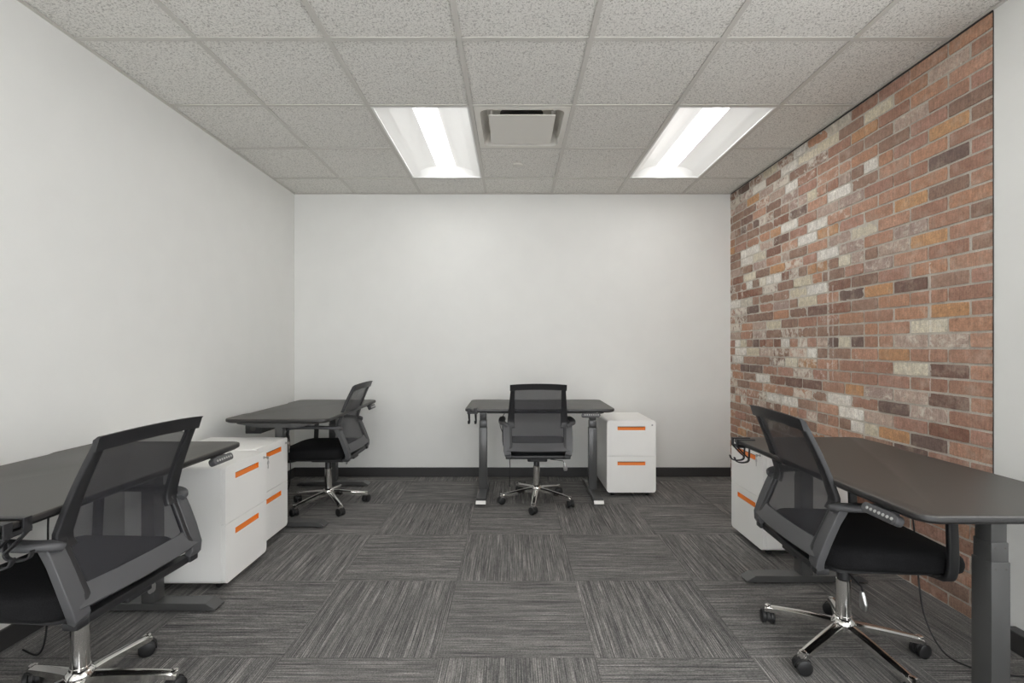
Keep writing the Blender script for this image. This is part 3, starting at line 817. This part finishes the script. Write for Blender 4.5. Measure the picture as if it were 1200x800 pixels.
    for z, d in ((.396, .035), (.399, .014), (.408, .003), (.424, 0), (.448, 0), (.463, .004), (.474, .014), (.480, .030), (.484, .06), (.487, .12)):
        ring = []
        for x, y in rrect(.485-2*d, .50-2*d, max(.09-d*.5, .02), 8, 0, .055):
            f = max(0, (y-.10)/.2); r_ = max(0, (-.10-y)/.1)
            ring.append((x*(1-.05*max(0, -y/.2)), y, z-.022*f*f*(1 if z > .43 else .2)+.006*r_*(1 if z > .44 else 0)-.004*(1-(x/.24)**2)*(1 if z > .47 else 0)))
        rs.append(ring)
    rings(bm, rs); obj('seat', bm, M['seatfabric'], t, smooth=60)
    bm = B(); prism(bm, rrect(.42, .40, .05, 5, 0, .03), 'z', .384, .400, .004, 1)
    obj('seat_pan', bm, M['blackplastic'], t, smooth=40)
    bm = B(); box(bm, -.075, .075, -.14, .10, .345, .386, .008, 2); box(bm, -.05, .05, -.215, -.12, .365, .386, .005, 1)
    box(bm, -.205, .205, -.225, -.185, .385, .412, .006, 2)
    obj('tilt_mechanism', bm, M['blackplastic'], t, smooth=40)
    bm = B(); tube(bm, [(.07, -.05, .368), (.10, -.05, .362), (.105, -.052, .345), (.20, -.06, .335), (.213, -.062, .312)], .0035)
    lv = obj('height_lever', bm, M['blackplastic'], t, smooth=60)
    bm = B(); rings(bm, [[(x+dx, y-.064, z) for x, y in rrect(w, h, min(w, h)*.4, 4)] for z, dx, w, h in ((.322, .210, .012, .012), (.308, .213, .022, .014), (.285, .217, .034, .012), (.266, .218, .030, .010), (.260, .218, .020, .006))])
    p_ = obj('lever_paddle', bm, M['steel'], lv, smooth=50); p_['label'] = 'chrome lever paddle'
    bm = B(); lathe(bm, [(.019, .262), (.0225, .264), (.023, .345), (.019, .350)], 24)
    obj('gas_lift', bm, M['blackplastic'], t, smooth=40)
    bm = B(); lathe(bm, [(.0232, .25), (.0232, .286), (.0255, .284), (.0265, .25), (.0270, .135), (.021, .13), (.0, .13)], 32)
    obj('column', bm, M['chrome'], t, smooth=40)
    bm = B(); lathe(bm, [(.028, .082), (.040, .090), (.043, .112), (.038, .126), (.029, .134), (.029, .142), (.022, .143)], 32)
    hub = obj('base_hub', bm, M['chrome'], t, smooth=40)
    for k in range(5):
        a = 2*PI*k/5
        Rm = Matrix.Rotation(a, 4, 'Z')
        bm = B(); P = spline([(.030, 0, .115), (.09, 0, .108), (.18, 0, .093), (.262, 0, .077), (.285, 0, .068)], 5); n = len(P); rs = []
        for i, p in enumerate(P):
            u = i/(n-1); w = .042-.012*u; h = .030-.012*u
            # arched top with hollow underside
            rs.append([(p[0], -w/2, p[2]-h), (p[0], -w/2, p[2]-.004), (p[0], -w/2+.006, p[2]+.001), (p[0], 0, p[2]+.004), (p[0], w/2-.006, p[2]+.001), (p[0], w/2, p[2]-.004), (p[0], w/2, p[2]-h), (p[0], w/2-.005, p[2]-h), (p[0], w/2-.006, p[2]-.008), (p[0], -w/2+.006, p[2]-.008), (p[0], -w/2+.005, p[2]-h)])
        rings(bm, rs)
        lathe(bm, [(.009, .052), (.013, .054), (.013, .078), (.010, .080)], 16, (.275, 0))
        bmesh.ops.transform(bm, matrix=Rm, verts=bm.verts)
        obj('base_leg', bm, M['chrome'], t, smooth=45)
        sw = SW[k]
        cm = Rm @ Matrix.Translation((.278, 0, 0)) @ Matrix.Rotation(sw, 4, 'Z')
        bm = B()      # hood
        prism(bm, [(-.024+.0, .030), (-.022, .044), (-.012, .053), (.002, .056), (.018, .050), (.028, .036), (.030, .028), (.0, .026)], 'y', -.0088, .0088, .002, 1)
        prism(bm, [(.031*math.cos(q), .0285+.031*math.sin(q)) for q in [PI*(-.1)+PI*1.2*i/14 for i in range(15)]], 'y', -.0045, .0045)
        lathe(bm, [(.005, .050), (.005, .066)], 10, (.0, 0))
        bmesh.ops.transform(bm, matrix=cm, verts=bm.verts)
        ca = obj('caster', bm, M['rubber'], t, smooth=40)
        for s in (-1, 1):
            bm = B(); lathe(bm, [(.0, s*.008), (.024, s*.008), (.0275, s*.011), (.0275, s*.022), (.022, s*.026), (.008, s*.027), (.0, s*.0275)], 24, (.0, .0278), 'y')
            bmesh.ops.transform(bm, matrix=cm, verts=bm.verts)
            obj('wheel', bm, M['rubber'], ca, smooth=40)
    return t
SW = [.9, 2.1, -.6, 1.5, .3]
ch0 = chair()
# base is drawn with a leg towards local +x; each chair is turned as a whole, its base swivelled separately
def swivel(ch, ang):
    R = Matrix.Rotation(ang, 4, 'Z')
    for o in [x for x in C.objects if x.parent == ch]:
        if o.name.split('.')[0] in ('base_leg', 'caster', 'base_hub'):
            o.rotation_euler = (0, 0, ang)
chs = [((-1.450, 1.600, 0), PI/2-.07, 'black mesh office chair at the nearest left desk, cut by the frame', 15),
       ((-1.405, 3.640, 0), PI/2, 'black mesh office chair at the desk in the rear left corner', 20),
       ((.188, 3.720, 0), 0, 'black mesh office chair seen from behind, centred before the back wall', -98),
       ((1.322, 1.905, 0), -PI/2-.06, 'black mesh office chair at the desk by the brick wall', 64.5)]
copies = [ch0]+[dup(ch0, l, r, lab) for l, r, lab, b_ in chs[1:]]
for c, (l, r, lab, b_) in zip(copies, chs):
    c.location = l; c.rotation_euler = (0, 0, r); c['label'] = lab
    if c in (ch0, copies[3]):        # these two chairs are set a little higher on its gas lift
        for o in [x for x in C.objects if x.parent == c and x.name.split('.')[0] not in ('base_leg', 'caster', 'base_hub', 'column')]: o.location.z = .016
    swivel(c, math.radians(b_)-r)

# ------------------------------------------------------------------ cables
def cable(P, label, r=.0032, group=None):
    o = obj('power_cable', tube(B(), spline(P, 8), r, 8), M['rubber'], None, smooth=60)
    o['label'] = label; o['category'] = 'cable'
    if group: o['group'] = group
cable([(1.66, 2.02, .66), (1.67, 1.99, .50), (1.672, 1.97, .30), (1.675, 1.94, .12), (1.685, 1.87, .02), (1.72, 1.80, .0045), (1.80, 1.76, .0045), (1.90, 1.74, .0045), (1.98, 1.72, .0045)],
      'black power cable dropping to the carpet under the right desk')
cable([(-1.78, 1.86, .69), (-1.79, 1.84, .55), (-1.79, 1.84, .30), (-1.80, 1.84, .10), (-1.85, 1.86, .01), (-1.95, 1.90, .0045)],
      'black power cable hanging under the nearest left desk')
cable([(-1.74, 3.42, .68), (-1.71, 3.52, .60), (-1.715, 3.62, .56), (-1.74, 3.72, .50), (-1.75, 3.76, .30), (-1.76, 3.78, .20), (-1.78, 3.80, .10), (-1.84, 3.84, .0045)],
      'black power cable looping under the rear left corner desk')
cable([(-.02, 4.06, .69), (-.07, 4.05, .64), (-.105, 4.04, .56), (-.08, 4.03, .48), (-.04, 4.02, .40), (-.02, 4.05, .20), (-.02, 4.12, .0045), (.05, 4.25, .0045)],
      'black power cable looping under the back wall desk')

# ------------------------------------------------------------------ world & colour
w = bpy.data.worlds.new('world'); S.world = w; w.use_nodes = True
w.node_tree.nodes['Background'].inputs[0].default_value = (.975, .99, 1, 1); w.node_tree.nodes['Background'].inputs[1].default_value = 4.6
S.view_settings.view_transform = 'Standard'; S.view_settings.look = 'None'; S.view_settings.gamma = 1
S.view_settings.use_curve_mapping = False; S.view_settings.exposure = 0.13
S.cycles.max_bounces = 12; S.cycles.diffuse_bounces = 8; S.cycles.transparent_max_bounces = 16
S.cycles.sample_clamp_indirect = 8
